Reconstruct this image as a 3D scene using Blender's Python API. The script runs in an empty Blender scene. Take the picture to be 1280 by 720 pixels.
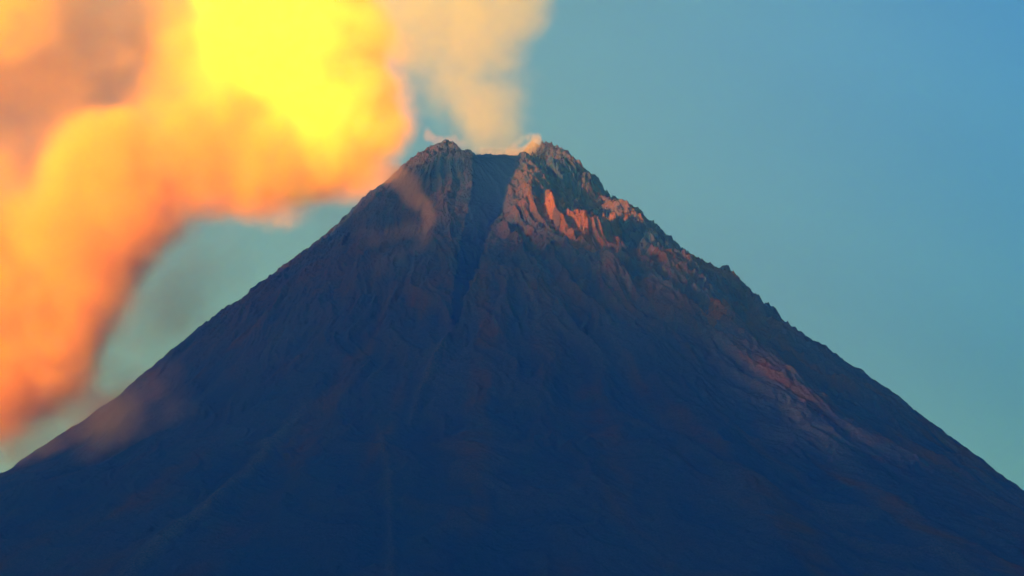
import bpy, bmesh, math, random
import numpy as np
from mathutils import Vector

scene = bpy.context.scene
COL = scene.collection
PI = math.pi
R_ = math.radians

# ------------------------------------------------------------------ tuning
SUN_AZ = R_(220)          # direction towards the sun, measured from +x to +y
SUN_EL = R_(3.5)
SUN_STRENGTH = 5.0
SUN_COLOR = (1.0, 0.80, 0.26)
EXPOSURE = 2.3
SKY_STRENGTH = 0.068
HAZE_DENSITY = 0.000044
HAZE_COLOR = (0.11, 0.50, 1.0)
DETAIL = 1.0

# ------------------------------------------------------------------ camera
CAM = np.array([68.0, -7000.0, 3.0])
PITCH = R_(14.73)
HFOV = R_(24.0)
FPX = 640 / math.tan(HFOV / 2)
cam = bpy.data.cameras.new("camera")
camo = bpy.data.objects.new("camera", cam)
COL.objects.link(camo)
camo.location = CAM
camo.rotation_euler = (PI / 2 + PITCH, 0, 0)
cam.angle = HFOV
cam.clip_start = 1.0
cam.clip_end = 80000
scene.camera = camo


def project(p):
    d = p - CAM
    z = d[..., 1] * math.cos(PITCH) + d[..., 2] * math.sin(PITCH)
    u = -d[..., 1] * math.sin(PITCH) + d[..., 2] * math.cos(PITCH)
    return 640 + FPX * d[..., 0] / z, 360 - FPX * u / z


def at(px, py, y):
    """the point of the place at depth y that the photograph shows at px, py"""
    a = (px - 640) / FPX
    b = (360 - py) / FPX
    d = np.array([a, math.cos(PITCH) - b * math.sin(PITCH), math.sin(PITCH) + b * math.cos(PITCH)])
    return CAM + d * ((y - CAM[1]) / d[1])


# ------------------------------------------------------------------ tags
def tag(o, label=None, cat=None, group=None, kind=None):
    if label: o["label"] = label
    if cat: o["category"] = cat
    if group: o["group"] = group
    if kind: o["kind"] = kind
    return o


# ------------------------------------------------------------------ numeric noise
def _hash(ix, iy, iz, seed):
    h = (ix.astype(np.int64) * 374761393 + iy.astype(np.int64) * 668265263 + iz.astype(np.int64) * 2147483647 // 3 + seed * 1274126177) & 0xFFFFFFFF
    h = ((h ^ (h >> 13)) * 1274126177) & 0xFFFFFFFF
    h = ((h ^ (h >> 16)) * 2246822519) & 0xFFFFFFFF
    return ((h ^ (h >> 15)) & 0xFFFF).astype(np.float32) / 32767.5 - 1.0


def noise2(x, y, seed=0):
    x = x.astype(np.float32); y = y.astype(np.float32)
    ix = np.floor(x); iy = np.floor(y)
    fx = x - ix; fy = y - iy
    ix = ix.astype(np.int64); iy = iy.astype(np.int64)
    z = np.zeros_like(ix)
    u = fx * fx * fx * (fx * (fx * 6 - 15) + 10)
    v = fy * fy * fy * (fy * (fy * 6 - 15) + 10)

    def g(dx, dy):
        gx = _hash(ix + dx, iy + dy, z, seed)
        gy = _hash(ix + dx, iy + dy, z + 7, seed + 31)
        return gx * (fx - dx) + gy * (fy - dy)
    a = g(0, 0); b = g(1, 0); c = g(0, 1); d = g(1, 1)
    return (a + u * (b - a)) + v * ((c + u * (d - c)) - (a + u * (b - a)))


def fbm(x, y, octv=4, seed=0, gain=.5, lac=2.03):
    s = 0; a = 1.0; f = 1.0
    for i in range(octv):
        s = s + a * noise2(x * f + 17.3 * i, y * f - 9.1 * i, seed + i * 13)
        a *= gain; f *= lac
    return s


def ridged(x, y, octv=4, seed=0, gain=.55, lac=2.07):
    s = 0; a = 1.0; f = 1.0; w = 1.0
    for i in range(octv):
        n = 1 - np.abs(noise2(x * f + 11.7 * i, y * f + 5.3 * i, seed + i * 19)) * 1.9
        n = np.clip(n, 0, 1) ** 2 * w
        s = s + n * a
        w = np.clip(n * 1.6, 0, 1)
        a *= gain; f *= lac
    return s


def sstep(a, b, x):
    t = np.clip((x - a) / (b - a), 0, 1)
    return t * t * (3 - 2 * t)


# ------------------------------------------------------------------ the volcano's shape
RR = np.array([0, 165, 200, 260, 330, 420, 520, 640, 780, 940, 1120, 1320, 1550, 1800, 2100, 2600, 3400, 4500, 5600, 6300, 6600], float)
HL = np.array([2289, 2289, 2267, 2215, 2127, 2042, 1936, 1830, 1716, 1580, 1405, 1252, 1094, 1000, 830, 609, 370, 170, 50, 4, -.5])
HR = np.array([2290, 2290, 2274, 2210, 2133, 2026, 1959, 1838, 1754, 1606, 1476, 1330, 1160, 991, 821, 601, 364, 168, 50, 4, -.5])


def smooth_interp(x, xs, ys):
    """monotone cubic (Hermite) interpolation"""
    d = np.diff(ys) / np.diff(xs)
    m = np.concatenate([[0], .5 * (d[1:] + d[:-1]), [d[-1]]])
    k = np.clip(np.searchsorted(xs, x) - 1, 0, len(xs) - 2)
    h = xs[k + 1] - xs[k]
    t = np.clip((x - xs[k]) / h, 0, 1)
    return (ys[k] * (2 * t**3 - 3 * t**2 + 1) + h * m[k] * (t**3 - 2 * t**2 + t)
            + ys[k + 1] * (-2 * t**3 + 3 * t**2) + h * m[k + 1] * (t**3 - t**2))


def base_height(r, ph):
    w = .5 + .5 * np.cos(ph)
    return smooth_interp(r, RR, HL) * (1 - w) + smooth_interp(r, RR, HR) * w


def ang(a):
    return (a + PI) % (2 * PI) - PI


def poly_dist(px, py, pts):
    """distance (pixels) to a polyline, how far along it (0..1) and which side"""
    best = np.full(px.shape, 1e9); tt = np.zeros(px.shape); side = np.zeros(px.shape)
    n = len(pts) - 1
    for i in range(n):
        (x0, y0), (x1, y1) = pts[i], pts[i + 1]
        dx, dy = x1 - x0, y1 - y0
        L2 = dx * dx + dy * dy
        t = np.clip(((px - x0) * dx + (py - y0) * dy) / L2, 0, 1)
        d = np.hypot(px - x0 - t * dx, py - y0 - t * dy)
        m = d < best
        best = np.where(m, d, best); tt = np.where(m, (i + t) / n, tt)
        side = np.where(m, (px - x0) * dy - (py - y0) * dx, side)
    return best, tt, side


# polyline, (height in metres at its start, at its end), (half width at start, at end)
FORMS = [
    # the summit gully and its walls
    ([(622, 190), (612, 235), (594, 290), (578, 350), (566, 420)], (-15, -5), (38, 24)),
    ([(578, 194), (566, 225), (548, 285), (536, 350)], (9, 6), (14, 13)),
    ([(662, 226), (664, 246), (676, 268), (720, 308), (790, 358), (880, 406), (960, 456), (1040, 508), (1130, 558), (1220, 604), (1310, 652)], (24, 46), (15, 26)),
    ([(654, 240), (640, 272), (612, 330), (590, 370), (556, 432), (520, 500)], (9, 9), (10, 10)),
    # right hand ravines and the cliffs at their heads
    ([(670, 196), (686, 222), (704, 250)], (-26, -20), (13, 13)),
    ([(712, 232), (738, 258), (752, 274)], (-34, -44), (14, 20)),
    ([(688, 250), (700, 268), (718, 284), (742, 292), (770, 286)], (14, 20), (8, 9)),
    ([(700, 300), (730, 312), (775, 326), (800, 350)], (-14, -18), (11, 14)),
    ([(778, 290), (800, 322), (840, 362), (884, 394)], (-22, -26), (13, 15)),
    ([(786, 286), (800, 304), (812, 318)], (12, 6), (6, 6)),
    ([(926, 384), (948, 412), (990, 452), (1060, 505), (1140, 552), (1230, 598), (1320, 645)], (-48, -64), (16, 30)),
    ([(884, 384), (900, 396), (914, 410)], (18, 12), (10, 9)),
    ([(905, 352), (940, 385), (985, 425), (1050, 470), (1120, 512)], (12, 14), (9, 12)),
    ([(690, 186), (708, 202), (736, 232), (775, 270), (820, 308)], (20, 12), (8, 9)),
    # left flank
    ([(470, 246), (452, 300), (440, 370), (425, 430)], (12, 10), (12, 15)),
    ([(500, 236), (490, 300), (474, 380)], (-12, -12), (14, 20)),
    ([(402, 480), (330, 560), (240, 645), (150, 725)], (10, 16), (9, 14)),
    ([(430, 470), (370, 560), (290, 660)], (-10, -16), (16, 26)),
    ([(330, 372), (260, 450), (170, 545), (80, 640)], (-10, -14), (16, 24)),
    # front of the cone
    ([(560, 425), (545, 455), (526, 486), (512, 520)], (14, 5), (7, 8)),
    ([(470, 520), (486, 590), (490, 680), (490, 740)], (8, 8), (8, 10)),
    ([(680, 400), (720, 480), (790, 600), (850, 740)], (-12, -16), (26, 40)),
    ([(790, 430), (850, 500), (930, 600), (1010, 740)], (12, 18), (22, 36)),
    ([(880, 460), (950, 540), (1040, 640), (1120, 740)], (-10, -20), (20, 36)),
    ([(960, 480), (1050, 570), (1150, 660), (1230, 740)], (10, 16), (18, 26)),
    ([(640, 400), (646, 500), (640, 620), (636, 740)], (-10, -14), (34, 44)),
]


def volcano_fields(r, ph):
    x = r * np.cos(ph); y = r * np.sin(ph)
    z = base_height(r, ph)
    a_front = np.cos(ang(ph + PI / 2))                         # 1 straight at the camera
    # --- rim: lowered towards the camera between the two horns, and behind
    notch = sstep(R_(-139), R_(-117), ang(ph)) * (1 - sstep(R_(-47), R_(-31), ang(ph)))
    back = sstep(R_(25), R_(60), ang(ph)) * (1 - sstep(R_(120), R_(150), ang(ph)))
    near = 1 - sstep(165, 330, r)
    z = z - notch * 51 * near - back * 48 * near
    knob = np.exp(-((x + 160) ** 2 + (y + 14) ** 2) / 40 ** 2)
    z = z - 23 * (1 - sstep(190, 330, r)) - 30 * np.exp(-((x - 246) ** 2 + (y + 45) ** 2) / 66 ** 2) + 3 * knob + 16 * np.exp(-((x + 186) ** 2 + (y + 10) ** 2) / 26 ** 2) + 8 * np.exp(-((x - 158) ** 2 + (y + 30) ** 2) / 20 ** 2)
    # --- the features, laid on the cone where the photograph shows them
    px, py = project(np.stack([x, y, z], -1))
    vis = (a_front > -.55) & (r > 120) & (r < 2600)
    wx = 5.0 * noise2(x / 46, y / 46, 5) + 2.4 * noise2(x / 17, y / 17, 6)
    wy = 5.0 * noise2(x / 46 + 40, y / 46, 7) + 2.4 * noise2(x / 17 + 40, y / 17, 8)
    qx = px + wx; qy = py + wy
    dz = np.zeros_like(z); chute = np.zeros_like(z); crest = np.zeros_like(z); pale = np.zeros_like(z)
    iv = np.nonzero(vis)
    qx, qy = qx[iv], qy[iv]
    for i, (pts, (h0, h1), (w0, w1)) in enumerate(FORMS):
        d, t, s = poly_dist(qx, qy, pts)
        w = w0 + (w1 - w0) * t
        k = np.exp(-(d / w) ** 2 * 1.4)
        endf = sstep(0, .04, t) * .35 + .65
        dz[iv] += (h0 + (h1 - h0) * t) * k * endf
        if i == 0:
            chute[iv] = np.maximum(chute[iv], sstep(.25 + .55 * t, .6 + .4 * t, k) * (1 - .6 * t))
        if i in (16, 19, 20, 24):
            pale[iv] = np.maximum(pale[iv], k * k * (.9 if i == 16 else .6) * sstep(0, .15, t))
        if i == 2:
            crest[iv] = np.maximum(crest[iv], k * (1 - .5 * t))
    # cliffs at the head of the right ravine: a step down towards the camera
    cliffs = np.zeros_like(z)
    for pts, hh in (([(700, 286), (716, 298), (742, 303), (764, 300), (776, 288)], 34),
                    ([(682, 246), (688, 268), (696, 280)], 14),
                    ([(884, 392), (896, 402), (912, 404)], 18)):
        d, t, s = poly_dist(qx, qy, pts)
        fall = np.exp(-(d / 17) ** 2)
        step = 1 - sstep(-4, 4, np.where(s < 0, d, -d))       # above the line: raised
        cliffs[iv] = np.maximum(cliffs[iv], np.exp(-(d / 16) ** 2) * sstep(0, .1, t) * (1 - sstep(.9, 1, t)))
        dz[iv] += hh * (step - .5) * fall * sstep(0, .1, t) * (1 - sstep(.9, 1, t))
    z = z + dz * sstep(120, 180, r)
    # --- roughness
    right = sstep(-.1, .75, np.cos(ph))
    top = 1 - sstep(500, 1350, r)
    rough = .38 + .95 * top * (.55 + .45 * right) + .55 * right * (1 - sstep(700, 1900, r))
    rough = rough * (1 - .9 * chute)
    sm = sstep(175, 240, r)
    arc = ph * (230 + 60 * np.log1p(r / 200))
    ph_w = arc + 30 * noise2(x / 160, y / 160, 91)
    flute = ridged(ph_w / 34, r / 330, 4, 21) - .6              # gullies running down the slope
    big = fbm(ph_w / 120, r / 700, 4, 44)
    rock = ridged(x / 62 + .4 * noise2(x / 30, y / 30, 3), y / 62, 5, 61) - .6
    rock2 = ridged(x / 27 + .3 * noise2(x / 14, y / 14, 13), y / 27, 3, 161) - .6
    fine = fbm(x / 13, y / 13, 3, 77)
    z = z + sm * ((flute - .12) * (12.5 + 8.5 * sstep(350, 900, r)) * (rough + .12) * (.35 + r / 1100).clip(0, 1.3) + big * 16 * (.4 + .6 * (r / 900).clip(0, 1)))
    z = z + (rock * 6.0 * rough * (.25 + .75 * top) + (rock2 * 5.5 + fine * 3.2 + fbm(x / 6, y / 6, 2, 97) * 1.5 * top) * rough) * sstep(90, 165, r)
    z = z - 13 * sstep(420, 1300, r)
    z = z + (fine * 3.0 + rock2 * 4.0) * np.exp(-((r - 168) / 22) ** 2)
    # --- crater bowl inside the rim
    rim = 160 + 9 * noise2(ph * 5, ph * 0 + 1, 12)
    bowl = sstep(0, 1, (rim - r) / 110)
    z = np.where(r < 200, z - bowl * 95, z)
    return x, y, z, dict(chute=chute, rough=rough, crest=crest, pale=pale, cliffs=cliffs, rock=rock, flute=flute, big=big, top=top, right=right)


def polar_grid():
    front = np.linspace(R_(-212), R_(32), int(1500*DETAIL))
    rear = np.linspace(R_(32), R_(148), 220)[1:-1]
    ph = np.concatenate([front, rear])
    r = np.concatenate([np.linspace(2, 150, 40)[:-1], np.linspace(150, 900, int(430*DETAIL))[:-1], np.linspace(900, 2300, int(330*DETAIL))[:-1], np.geomspace(2300, 6600, 80)])
    return r, ph


def mesh_from_arrays(name, co, faces, normals=None, attrs=None):
    me = bpy.data.meshes.new(name)
    me.vertices.add(len(co)); me.vertices.foreach_set("co", co.astype(np.float32).ravel())
    nf, k = faces.shape
    me.loops.add(nf * k); me.loops.foreach_set("vertex_index", faces.astype(np.int32).ravel())
    me.polygons.add(nf)
    me.polygons.foreach_set("loop_start", np.arange(0, nf * k, k, dtype=np.int32))
    me.update(calc_edges=True)
    me.polygons.foreach_set("use_smooth", np.ones(nf, bool))
    for k_, v in (attrs or {}).items():
        a = me.attributes.new(k_, "FLOAT", "POINT"); a.data.foreach_set("value", v.astype(np.float32).ravel())
    if normals is not None:
        me.normals_split_custom_set_from_vertices(normals.astype(np.float32))
    me.validate()
    return me


# ------------------------------------------------------------------ materials
class NT:
    def __init__(self, tree):
        self.t = tree; tree.nodes.clear()

    def n(self, kind, ins=None, **props):
        nd = self.t.nodes.new(kind)
        for k, v in props.items(): setattr(nd, k, v)
        for k, v in (ins or {}).items():
            s = nd.inputs[k]
            if isinstance(v, bpy.types.NodeSocket): self.t.links.new(v, s)
            else: s.default_value = v
        return nd

    def math(self, op, a, b=None, c=None, clamp=False):
        ins = {0: a}
        if b is not None: ins[1] = b
        if c is not None: ins[2] = c
        return self.n("ShaderNodeMath", ins, operation=op, use_clamp=clamp).outputs[0]

    def mix(self, f, a, b):
        nd = self.n("ShaderNodeMix", {0: f}, data_type="RGBA")
        for i, v in ((6, a), (7, b)):
            if isinstance(v, bpy.types.NodeSocket): self.t.links.new(v, nd.inputs[i])
            else: nd.inputs[i].default_value = (*v, 1)
        return nd.outputs[2]


def rock_material(name, dark, mid, tan, red, bump=1.0):
    m = bpy.data.materials.new(name); m.use_nodes = True
    g = NT(m.node_tree)
    geo = g.n("ShaderNodeNewGeometry")
    pos = geo.outputs["Position"]
    nA = g.n("ShaderNodeTexNoise", {"Vector": pos, "Scale": .006, "Detail": 7, "Roughness": .62}).outputs[0]
    nB = g.n("ShaderNodeTexNoise", {"Vector": pos, "Scale": .045, "Detail": 6, "Roughness": .65}).outputs[0]
    nC = g.n("ShaderNodeTexNoise", {"Vector": pos, "Scale": .22, "Detail": 4, "Roughness": .7}).outputs[0]
    ash = g.n("ShaderNodeAttribute", attribute_name="ash").outputs["Fac"]
    rust = g.n("ShaderNodeAttribute", attribute_name="rust").outputs["Fac"]
    f1 = g.n("ShaderNodeMapRange", {0: nB, 1: .35, 2: .68}).outputs[0]
    c = g.mix(f1, dark, mid)
    f2 = g.math("MULTIPLY", ash, g.n("ShaderNodeMapRange", {0: nC, 1: .3, 2: .62}).outputs[0], clamp=True)
    c = g.mix(f2, c, tan)
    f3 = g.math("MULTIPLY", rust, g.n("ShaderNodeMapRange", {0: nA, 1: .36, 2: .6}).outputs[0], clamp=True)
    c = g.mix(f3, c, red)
    v = g.n("ShaderNodeMapRange", {0: nC, 1: .25, 2: .75, 3: .7, 4: 1.3}).outputs[0]
    c = g.n("ShaderNodeVectorMath", {0: c, "Scale": v}, operation="SCALE").outputs[0]
    h = g.math("ADD", g.math("MULTIPLY", nB, 9.0), g.math("MULTIPLY", nC, 3.0))
    b = g.n("ShaderNodeBump", {"Height": h, "Strength": 1.0 * bump, "Distance": 1.0}).outputs[0]
    p = g.n("ShaderNodeBsdfPrincipled", {"Base Color": c, "Roughness": .95, "Specular IOR Level": 0.0, "Normal": b})
    o = g.n("ShaderNodeOutputMaterial", {"Surface": p.outputs[0]})
    return m


M_rock = rock_material("volcanic_rock_haze_tint", (.015, .034, .096), (.024, .034, .084), (.080, .070, .080), (.092, .037, .026))  # blue of haze and skylight mixed into the rock's dark and mid tones
M_chute = rock_material("gully_painted_shade", (.003, .010, .085), (.005, .012, .080), (.025, .026, .04), (.025, .025, .03), .25)  # the gully's shadow is painted in as a darker, bluer floor colour
M_crater = rock_material("crater_rock", (.05, .045, .045), (.11, .085, .07), (.2, .17, .12), (.2, .09, .05))
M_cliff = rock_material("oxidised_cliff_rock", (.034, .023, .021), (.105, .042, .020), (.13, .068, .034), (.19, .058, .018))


def build_volcano():
    r, ph = polar_grid()
    PHm, Rm = np.meshgrid(ph, r)
    x, y, z, f = volcano_fields(Rm, PHm)
    nr, npz = Rm.shape
    co = np.stack([x, y, z], -1)
    # normals from the whole surface, so that the parts meet without a seam
    du = np.roll(co, -1, 1) - np.roll(co, 1, 1)
    dv = np.gradient(co, axis=0)
    nm = np.cross(dv, du); nm /= np.linalg.norm(nm, axis=-1, keepdims=True) + 1e-9
    nm = np.where(nm[..., 2:3] < 0, -nm, nm)
    steep = np.degrees(np.arccos(np.clip(nm[..., 2], -1, 1)))
    px, py = project(co)
    # real ash and rust on the ground
    streak = sstep(.02, .35, fbm(PHm * 34, Rm / 420, 4, 203))
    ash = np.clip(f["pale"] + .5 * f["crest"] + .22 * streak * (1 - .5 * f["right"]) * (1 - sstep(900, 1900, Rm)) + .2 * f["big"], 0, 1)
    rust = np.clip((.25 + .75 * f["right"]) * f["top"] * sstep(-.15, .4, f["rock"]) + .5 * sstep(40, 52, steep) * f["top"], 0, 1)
    low = sstep(500, 1000, Rm)
    patch = sstep(-.05, .45, fbm(PHm * 13 + .3 * noise2(x / 200, y / 200, 8), Rm / 900, 4, 401))
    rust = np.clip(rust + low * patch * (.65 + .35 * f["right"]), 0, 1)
    ash = np.clip(ash + low * .45 * sstep(.05, .6, f["flute"]) * (.4 + .6 * sstep(-.2, .3, f["big"])), 0, 1)
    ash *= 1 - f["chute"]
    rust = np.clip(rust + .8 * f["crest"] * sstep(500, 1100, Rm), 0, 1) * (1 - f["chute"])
    attrs = {"ash": ash.ravel(), "rust": rust.ravel()}
    idx = np.arange(nr * npz).reshape(nr, npz)
    a = idx[:-1, :]; b = np.roll(idx, -1, 1)[:-1, :]; c = np.roll(idx, -1, 1)[1:, :]; d = idx[1:, :]
    faces = np.stack([a, d, c, b], -1).reshape(-1, 4)
    fc = lambda v: .25 * (v[:-1] + v[1:] + np.roll(v, -1, 1)[:-1] + np.roll(v, -1, 1)[1:]).ravel()
    Rf, chf, stf, pxf, pyf, frf = fc(Rm), fc(f["chute"]), fc(steep), fc(px), fc(py), fc(np.cos(ang(PHm + PI / 2)))
    cls = np.zeros(len(faces), int)
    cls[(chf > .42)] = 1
    cls[Rf < 150] = 2
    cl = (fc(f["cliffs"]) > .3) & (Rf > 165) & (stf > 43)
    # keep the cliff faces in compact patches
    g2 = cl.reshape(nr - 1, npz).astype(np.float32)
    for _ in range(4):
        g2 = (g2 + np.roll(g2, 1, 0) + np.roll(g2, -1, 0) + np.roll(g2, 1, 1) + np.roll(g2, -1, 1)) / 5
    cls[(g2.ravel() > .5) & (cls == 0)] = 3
    cof, nmf = co.reshape(-1, 3), nm.reshape(-1, 3)
    root = None
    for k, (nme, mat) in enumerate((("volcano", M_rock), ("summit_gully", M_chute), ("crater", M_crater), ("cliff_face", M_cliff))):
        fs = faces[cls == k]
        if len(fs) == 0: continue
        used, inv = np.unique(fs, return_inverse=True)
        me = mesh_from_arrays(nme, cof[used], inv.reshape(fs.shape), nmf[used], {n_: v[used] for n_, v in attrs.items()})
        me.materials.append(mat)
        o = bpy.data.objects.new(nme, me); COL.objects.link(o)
        if k == 0: root = o
        else: o.parent = root
    tag(root, "dark steep cone shaped volcano with a notched smoking crater and orange lit cliffs", "volcano", kind="structure")
    return co, nm, px, py


V_CO, V_NM, V_PX, V_PY = build_volcano()


def on_slope(px, py, off):
    """the point of the slope that the photograph shows at px, py, lifted off it by off metres"""
    facing = ((CAM - V_CO) * V_NM).sum(-1) > 0
    d = (V_PX - px) ** 2 + (V_PY - py) ** 2 + np.where(facing, 0, 1e9)
    i = np.unravel_index(d.argmin(), d.shape)
    return V_CO[i] + V_NM[i] * off


# ------------------------------------------------------------------ ground, and an unseen ridge added to shade the lower slopes
def plain_material(name, c1, c2, scale):
    m = bpy.data.materials.new(name); m.use_nodes = True
    g = NT(m.node_tree)
    pos = g.n("ShaderNodeNewGeometry").outputs["Position"]
    n1 = g.n("ShaderNodeTexNoise", {"Vector": pos, "Scale": scale, "Detail": 8, "Roughness": .65}).outputs[0]
    c = g.mix(g.n("ShaderNodeMapRange", {0: n1, 1: .35, 2: .65}).outputs[0], c1, c2)
    p = g.n("ShaderNodeBsdfPrincipled", {"Base Color": c, "Roughness": .95, "Specular IOR Level": .1})
    g.n("ShaderNodeOutputMaterial", {"Surface": p.outputs[0]})
    return m


M_ground = plain_material("grassland", (.035, .05, .022), (.07, .075, .035), .004)
M_shade_ridge = plain_material("shade_ridge_woods", (.025, .04, .02), (.05, .06, .03), .003)
bm = bmesh.new()
bmesh.ops.create_circle(bm, cap_ends=True, segments=96, radius=14500)
me = bpy.data.meshes.new("ground"); bm.to_mesh(me); bm.free(); me.materials.append(M_ground)
ground = bpy.data.objects.new("ground", me); COL.objects.link(ground)
tag(ground, "flat green plain at the foot of the volcano", "ground", kind="structure")

SUN_H = np.array([math.cos(SUN_AZ), math.sin(SUN_AZ)])
RIDGE_D, SHADE_Z = 9000.0, 1760.0


def build_shade_ridge():
    top = SHADE_Z + RIDGE_D * math.tan(SUN_EL)
    nu, nv = 420, 90
    u = np.linspace(-4600, 8600, nu); v = np.linspace(-2300, 2300, nv)
    U, V = np.meshgrid(u, v)
    n = fbm(U / 900, V / 900, 5, 301)
    ridge = (top - 400 * (1 - sstep(-800, -300, U)) + 330 * sstep(-420, -60, U) * (1 - sstep(260, 430, U)) + 110 * sstep(-10, 90, U) * (1 - sstep(230, 320, U)) + 135 * sstep(330, 450, U) * (1 - sstep(750, 1000, U)) - 560 * sstep(1080, 1480, U)) * (1 + .04 * fbm(U / 900, U * 0, 5, 311))  # crest of the added ridge, shaped for where shade falls on cone and plume
    prof = np.clip(1 - np.abs(V + 200 * n) / 2200, 0, 1)
    ends = sstep(-4600, -3000, U) * (1 - sstep(7600, 8600, U))
    Z = ridge * prof ** 1.25 * ends + 110 * (ridged(U / 700, V / 700, 5, 321) - .6) * prof * ends
    edge = (U < -4590) | (U > 8590) | (np.abs(V) > 2290)
    Z = np.where(edge, -.5, np.maximum(Z, -.5))
    dirv, per = SUN_H, np.array([-SUN_H[1], SUN_H[0]])
    c = dirv * RIDGE_D
    X = c[0] + U * per[0] + V * dirv[0]; Y = c[1] + U * per[1] + V * dirv[1]
    co = np.stack([X, Y, Z], -1).reshape(-1, 3)
    idx = np.arange(nu * nv).reshape(nv, nu)
    faces = np.stack([idx[:-1, :-1], idx[:-1, 1:], idx[1:, 1:], idx[1:, :-1]], -1).reshape(-1, 4)
    me = mesh_from_arrays("shade_ridge", co, faces); me.materials.append(M_shade_ridge)
    o = bpy.data.objects.new("shade_ridge", me); COL.objects.link(o)
    tag(o, "added unseen wooded ridge on the sunset side, shading the lower slopes of the volcano", "shade_ridge", kind="structure")


build_shade_ridge()


# ------------------------------------------------------------------ smoke
def smoke_material(name, blobs, origin, density, color, aniso=0.0, puff=.004, puff_amp=.5, lo=.1, hi=.7, detail=3.0, stretch=(1, 1, 1), seed=0.0, absorb=(0, 0, 0), step=.3, shift=(0, 0, 0)):
    """density falls off from the middle of every puff outwards, broken up by billows"""
    m = bpy.data.materials.new(name); m.use_nodes = True
    g = NT(m.node_tree)
    pos = g.n("ShaderNodeTexCoord").outputs["Object"]
    acc = None
    for (c, rad, wgt) in blobs:
        rad = np.array(rad, float)
        inv = 1 / rad; off = -(np.array(c) - origin) / rad
        q = g.n("ShaderNodeVectorMath", {0: pos, 1: tuple(inv), 2: tuple(off)}, operation="MULTIPLY_ADD").outputs[0]
        d2 = g.n("ShaderNodeVectorMath", {0: q, 1: q}, operation="DOT_PRODUCT").outputs["Value"]
        k = g.math("SUBTRACT", 1.0, d2, clamp=True)
        acc = g.math("MULTIPLY", k, wgt) if acc is None else g.math("MULTIPLY_ADD", k, wgt, acc)
    mp = g.n("ShaderNodeVectorMath", {0: pos, 1: tuple(stretch), 2: (seed, seed * .7, -seed)}, operation="MULTIPLY_ADD").outputs[0]
    nz = g.n("ShaderNodeTexNoise", {"Vector": mp, "Scale": puff, "Detail": detail, "Roughness": .66, "Distortion": .25}).outputs[0]
    nz = g.math("MULTIPLY", g.math("SUBTRACT", nz, .5), puff_amp * 2)
    soft = g.math("MINIMUM", acc, 1.0)
    fld = g.math("ADD", acc, g.math("MULTIPLY", nz, g.math("MULTIPLY_ADD", soft, .6, .4)))
    den = g.n("ShaderNodeMapRange", {0: fld, 1: lo, 2: hi, 3: 0.0, 4: 1.0}, interpolation_type="SMOOTHSTEP").outputs[0]
    den = g.math("MULTIPLY", g.math("MULTIPLY", den, g.math("GREATER_THAN", acc, .001)), density)
    v = g.n("ShaderNodeVolumePrincipled", {"Color": (*color, 1), "Absorption Color": (*absorb, 1), "Density": den, "Anisotropy": aniso})
    g.n("ShaderNodeOutputMaterial", {"Volume": v.outputs[0]})
    m.cycles.volume_step_rate = step
    return m


def smoke(name, label, cat, blobs, group=None, kind="thing", **kw):
    """blobs: (centre, radii, weight) - the billows that make one cloud of smoke, as one closed body"""
    cs = np.array([b[0] for b in blobs])
    origin = cs.mean(0)
    bm = bmesh.new()
    for (c, rad, w) in blobs:
        v0 = len(bm.verts)
        r = bmesh.ops.create_icosphere(bm, subdivisions=3, radius=1.0)
        for v in r["verts"]:
            v.co = Vector((v.co.x * rad[0] + c[0] - origin[0], v.co.y * rad[1] + c[1] - origin[1], v.co.z * rad[2] + c[2] - origin[2]))
    me = bpy.data.meshes.new(name); bm.to_mesh(me); bm.free()
    tmp = bpy.data.objects.new("tmp", me); COL.objects.link(tmp)
    md = tmp.modifiers.new("r", "REMESH"); md.mode = "VOXEL"
    md.voxel_size = min(min(b[1]) for b in blobs) / 5.0
    md.use_smooth_shade = True
    dg = bpy.context.evaluated_depsgraph_get()
    out = bpy.data.meshes.new_from_object(tmp.evaluated_get(dg))
    bpy.data.objects.remove(tmp); bpy.data.meshes.remove(me)
    out.name = name
    o = bpy.data.objects.new(name, out); COL.objects.link(o)
    o.location = origin
    out.materials.clear()
    out.materials.append(smoke_material(name, blobs, origin, **kw))
    tag(o, label, cat, group, kind)
    return o


M_PX = 2.42     # metres per pixel of the photograph at the summit's distance


def P(px, py, r, y=250, depth=None, w=1.0, rx=None):
    c = at(px, py, y)
    rm = r * M_PX
    return (c, ((rx or r) * M_PX, (depth or r) * M_PX, rm), w)


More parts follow.
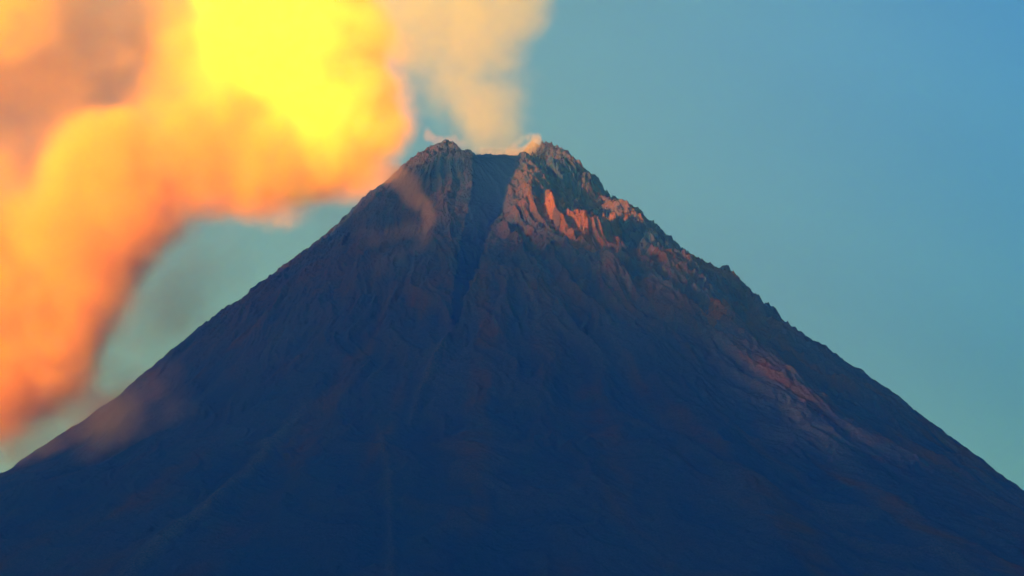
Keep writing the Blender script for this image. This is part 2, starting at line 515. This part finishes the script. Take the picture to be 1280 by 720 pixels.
core_blobs = [
    P(385, -60, 130), P(365, 50, 125), P(405, 110, 95), P(425, 165, 85), P(375, 190, 85), P(478, 165, 46, w=.8), P(320, 100, 110, w=.8),
    P(290, -100, 140), P(490, -110, 80), P(320, 190, 75, w=.8), P(440, 40, 70), P(455, 120, 60), P(320, 20, 100, w=.7),
]
smoke("ash_plume", "dense glaring yellow ash plume rising past the top edge left of the crater", "smoke plume", core_blobs,
      density=.019, color=(.995, .97, .02), aniso=-.25, puff=.0072, puff_amp=.95, lo=.08, hi=1.35, detail=5, seed=3.1, step=.28)
arm_blobs = [
    P(345, 205, 95), P(420, 205, 65, w=.8), P(290, 190, 105), P(200, 215, 110), P(130, 215, 95), P(100, 290, 115), P(50, 350, 120), P(100, 365, 95), P(10, 440, 130), P(60, 450, 85, w=.9), P(-40, 500, 110, w=.8),
    P(-80, 380, 150), P(-60, 260, 110, w=.8), P(270, 110, 110, w=.6), P(255, 10, 90, w=.4), P(150, 280, 90), P(120, 120, 110, w=.12), P(220, 60, 110, w=.2), P(50, 180, 110, w=.15), P(10, 10, 90, w=.6), P(140, 205, 85, w=.5), P(484, 138, 58, 150, w=.6), P(494, 170, 36, 150, w=.55), P(475, 70, 60, 150, w=.5), P(460, 200, 55, 150, w=.5), P(440, 215, 60, w=.4),
]
smoke("ash_cloud", "orange arm of ash cloud sagging down to the lower left behind the slope", "smoke plume", arm_blobs,
      density=.016, color=(.987, .53, .003), aniso=-.2, puff=.0078, puff_amp=1.0, lo=.06, hi=1.7, detail=5, seed=3.1, step=.25)

brown_blobs = [P(120, 70, 150, 800, w=.8), P(220, 60, 130, 800, w=.8), P(40, 130, 150, 800, w=.8), P(20, 250, 120, 800, w=.7), P(240, -40, 150, 800, w=.8), P(30, 0, 150, 800), P(-60, 60, 170, 800), P(200, 180, 110, 800, w=.6), P(170, 420, 130, 800, w=.42), P(250, 340, 120, 800, w=.36), P(120, 510, 90, 800, w=.42), P(430, 260, 80, 800, w=.22)]
smoke("smoke_cloud", "dull brown smoke cloud drifting beside the bright plume at upper left", "smoke cloud", brown_blobs,
      density=.0045, color=(.56, .30, .01), puff=.0044, puff_amp=.9, lo=.05, hi=1.2, detail=4, seed=9.0, step=.3, kind="thing")

col_blobs = [P(615, 185, 50, 20, w=.7), P(618, 150, 62, 40, w=.7), P(578, 140, 56, 40, w=.5), P(612, 100, 78, 60, w=.6), P(555, 100, 60, 60, w=.35), P(555, 45, 80, 80, w=.8), P(615, 25, 80, 80, w=.9), P(652, 5, 56, 80, w=.9),
             P(505, 20, 72, 90, w=.9), P(660, -40, 60, 90), P(560, -50, 100, 90), P(500, 75, 46, 90, w=.5), P(485, 20, 60, 90, w=.7), P(520, 120, 44, 90, w=.3)]
smoke("steam_column", "thin tan steam column rising straight up from the crater notch", "smoke plume", col_blobs,
      density=.0025, color=(.84, .66, .01), puff=.011, puff_amp=1.1, lo=.1, hi=1.3, detail=4.5, seed=21.0, step=.3)

curl = [P(671, 177, 9, -150), P(667, 182, 10, -160), P(662, 187, 11, -170), P(656, 191, 11, -175), P(649, 193, 11, -170), P(671, 172, 8, -140, w=.8), P(663, 171, 8, -140, w=.6), P(654, 174, 9, -140, w=.5), P(646, 181, 9, -140, w=.5),
        P(640, 193, 11, -150, w=.7), P(630, 192, 11, -150, w=.6), P(619, 191, 11, -140, w=.5), P(608, 190, 11, -140, w=.5), P(597, 190, 11, -140, w=.4), P(640, 187, 10, -140, w=.5)]
smoke("steam_wisp", "small cream coloured curl of steam at the right horn of the crater", "steam", curl,
      density=.026, color=(.88, .68, .42), puff=.045, puff_amp=.4, lo=.05, hi=1.2, detail=3, seed=2.0, step=.3)

puff = [P(536, 170, 10, 30), P(546, 175, 10, 20, w=.8), P(556, 176, 10, 10, w=.7), P(566, 177, 12, 0, w=.8), P(577, 182, 10, -20, w=.8), P(534, 162, 7, 30, w=.6)]
smoke("steam_wisp", "tiny pink orange puff of steam on the left horn of the crater", "steam", puff,
      density=.006, color=(.97, .46, .05), puff=.03, puff_amp=.6, lo=.1, hi=1.0, detail=3, seed=5.0, step=.25)


def slope_blobs(pts):
    out = []
    for (px, py, r, w) in pts:
        c = on_slope(px, py, r * M_PX * .5)
        c = np.array(c)
        if out:                                              # keep the wisp in one piece
            q, rq, wq = min(out, key=lambda b: np.linalg.norm(b[0] - c) - b[1][0])
            n = int(np.linalg.norm(q - c) / (.6 * (rq[0] + r * M_PX)))
            for k in range(n):
                t = (k + 1) / (n + 1)
                out.append((q * (1 - t) + c * t, ((rq[0] * (1 - t) + r * M_PX * t) * .95,) * 3, min(w, wq) * .8))
        out.append((c, (r * M_PX,) * 3, w))
    return out


smoke("steam_wisp", "tan hooked wisp of steam creeping over the left shoulder below the crater", "steam",
      slope_blobs([(495, 222, 26, .8), (510, 238, 24, .9), (522, 252, 20, 1), (532, 268, 16, 1), (540, 284, 14, .9), (536, 300, 14, .7), (528, 318, 16, .5), (482, 246, 24, .6), (468, 275, 26, .5), (450, 310, 26, .4), (505, 300, 24, .35), (475, 345, 26, .35)]),
      density=.0052, color=(.85, .46, .16), puff=.016, puff_amp=.7, lo=.1, hi=1.1, detail=3, seed=12.0, step=.3)
smoke("steam_wisp", "faint pinkish patch of low smoke clinging to the lower left slope", "steam",
      slope_blobs([(50, 578, 36, .6), (85, 560, 38, .8), (120, 540, 38, .9), (155, 522, 36, .9), (185, 508, 36, .7), (160, 555, 42, .6), (210, 490, 34, .5), (110, 580, 36, .5), (225, 530, 36, .35), (20, 590, 36, .5)]),
      density=.006, color=(.95, .5, .2), puff=.013, puff_amp=.75, lo=.1, hi=1.3, detail=3, seed=15.0, step=.3)

# ------------------------------------------------------------------ the air
HZ = 15000
bm = bmesh.new(); bmesh.ops.create_cube(bm, size=1.0)
for v in bm.verts:
    v.co = Vector((v.co.x * 2 * HZ, v.co.y * 2 * HZ, -2.0 if v.co.z < 0 else 3500.0))
me = bpy.data.meshes.new("haze"); bm.to_mesh(me); bm.free()
m = bpy.data.materials.new("haze"); m.use_nodes = True
g = NT(m.node_tree)
v = g.n("ShaderNodeVolumePrincipled", {"Color": (*HAZE_COLOR, 1), "Absorption Color": (1, 1, 1, 1), "Density": HAZE_DENSITY, "Anisotropy": 0.15})
g.n("ShaderNodeOutputMaterial", {"Volume": v.outputs[0]})
me.materials.append(m)
haze = bpy.data.objects.new("haze", me); COL.objects.link(haze)
tag(haze, "thin blue evening haze in front of the volcano", "haze", kind="stuff")

# ------------------------------------------------------------------ sun and sky
sd = bpy.data.lights.new("sun", "SUN"); so = bpy.data.objects.new("sun", sd); COL.objects.link(so)
sd.energy = SUN_STRENGTH; sd.color = SUN_COLOR; sd.angle = R_(2.2)
sdir = Vector((math.cos(SUN_EL) * math.cos(SUN_AZ), math.cos(SUN_EL) * math.sin(SUN_AZ), math.sin(SUN_EL)))
so.rotation_euler = sdir.to_track_quat("Z", "Y").to_euler()

w = bpy.data.worlds.new("World"); scene.world = w; w.use_nodes = True
g = NT(w.node_tree)
sky = g.n("ShaderNodeTexSky", sky_type="NISHITA", sun_disc=False, sun_elevation=SUN_EL, sun_rotation=math.atan2(sdir.x, sdir.y), altitude=0.0, air_density=1.0, dust_density=1.0, ozone_density=5.0)
SKY_TINT = (0.66, 0.885, 1.17)
dirn = g.n("ShaderNodeTexCoord").outputs["Generated"]
sep = g.n("ShaderNodeSeparateXYZ", {0: dirn})
az = g.math("ARCTAN2", sep.outputs[0], sep.outputs[1])                # 0 straight over the volcano, growing to the right
warm = g.n("ShaderNodeMapRange", {0: az, 1: .30, 2: -.06}, interpolation_type="SMOOTHSTEP").outputs[0]   # sunset side
low = g.n("ShaderNodeMapRange", {0: sep.outputs[2], 1: .35, 2: .18}).outputs[0]
high = g.n("ShaderNodeMapRange", {0: sep.outputs[2], 1: .42, 2: .75}).outputs[0]
t1 = g.mix(warm, (1.1, 1.03, .90), (6.6, 2.0, .74))
t2 = g.mix(low, (1, 1, 1), (.80, .66, .47))
t3 = g.mix(high, (1, 1, 1), (.5, 1.65, 2.4))
tn = g.n("ShaderNodeVectorMath", {0: sky.outputs[0], 1: SKY_TINT}, operation="MULTIPLY").outputs[0]
for t in (t1, t2, t3):
    tn = g.n("ShaderNodeVectorMath", {0: tn, 1: t}, operation="MULTIPLY").outputs[0]
bg = g.n("ShaderNodeBackground", {"Color": tn, "Strength": SKY_STRENGTH})
g.n("ShaderNodeOutputWorld", {"Surface": bg.outputs[0]})

# ------------------------------------------------------------------ render settings
vs = scene.view_settings
vs.view_transform = "Standard"; vs.look = "None"; vs.gamma = 1.0; vs.exposure = EXPOSURE; vs.use_curve_mapping = False
scene.render.engine = "CYCLES"
cy = scene.cycles
cy.max_bounces = 8; cy.diffuse_bounces = 2; cy.volume_bounces = 4; cy.transparent_max_bounces = 16
cy.use_adaptive_sampling = True; cy.adaptive_threshold = .03
cy.use_denoising = True; cy.denoiser = "OPENIMAGEDENOISE"
cy.volume_max_steps = 512
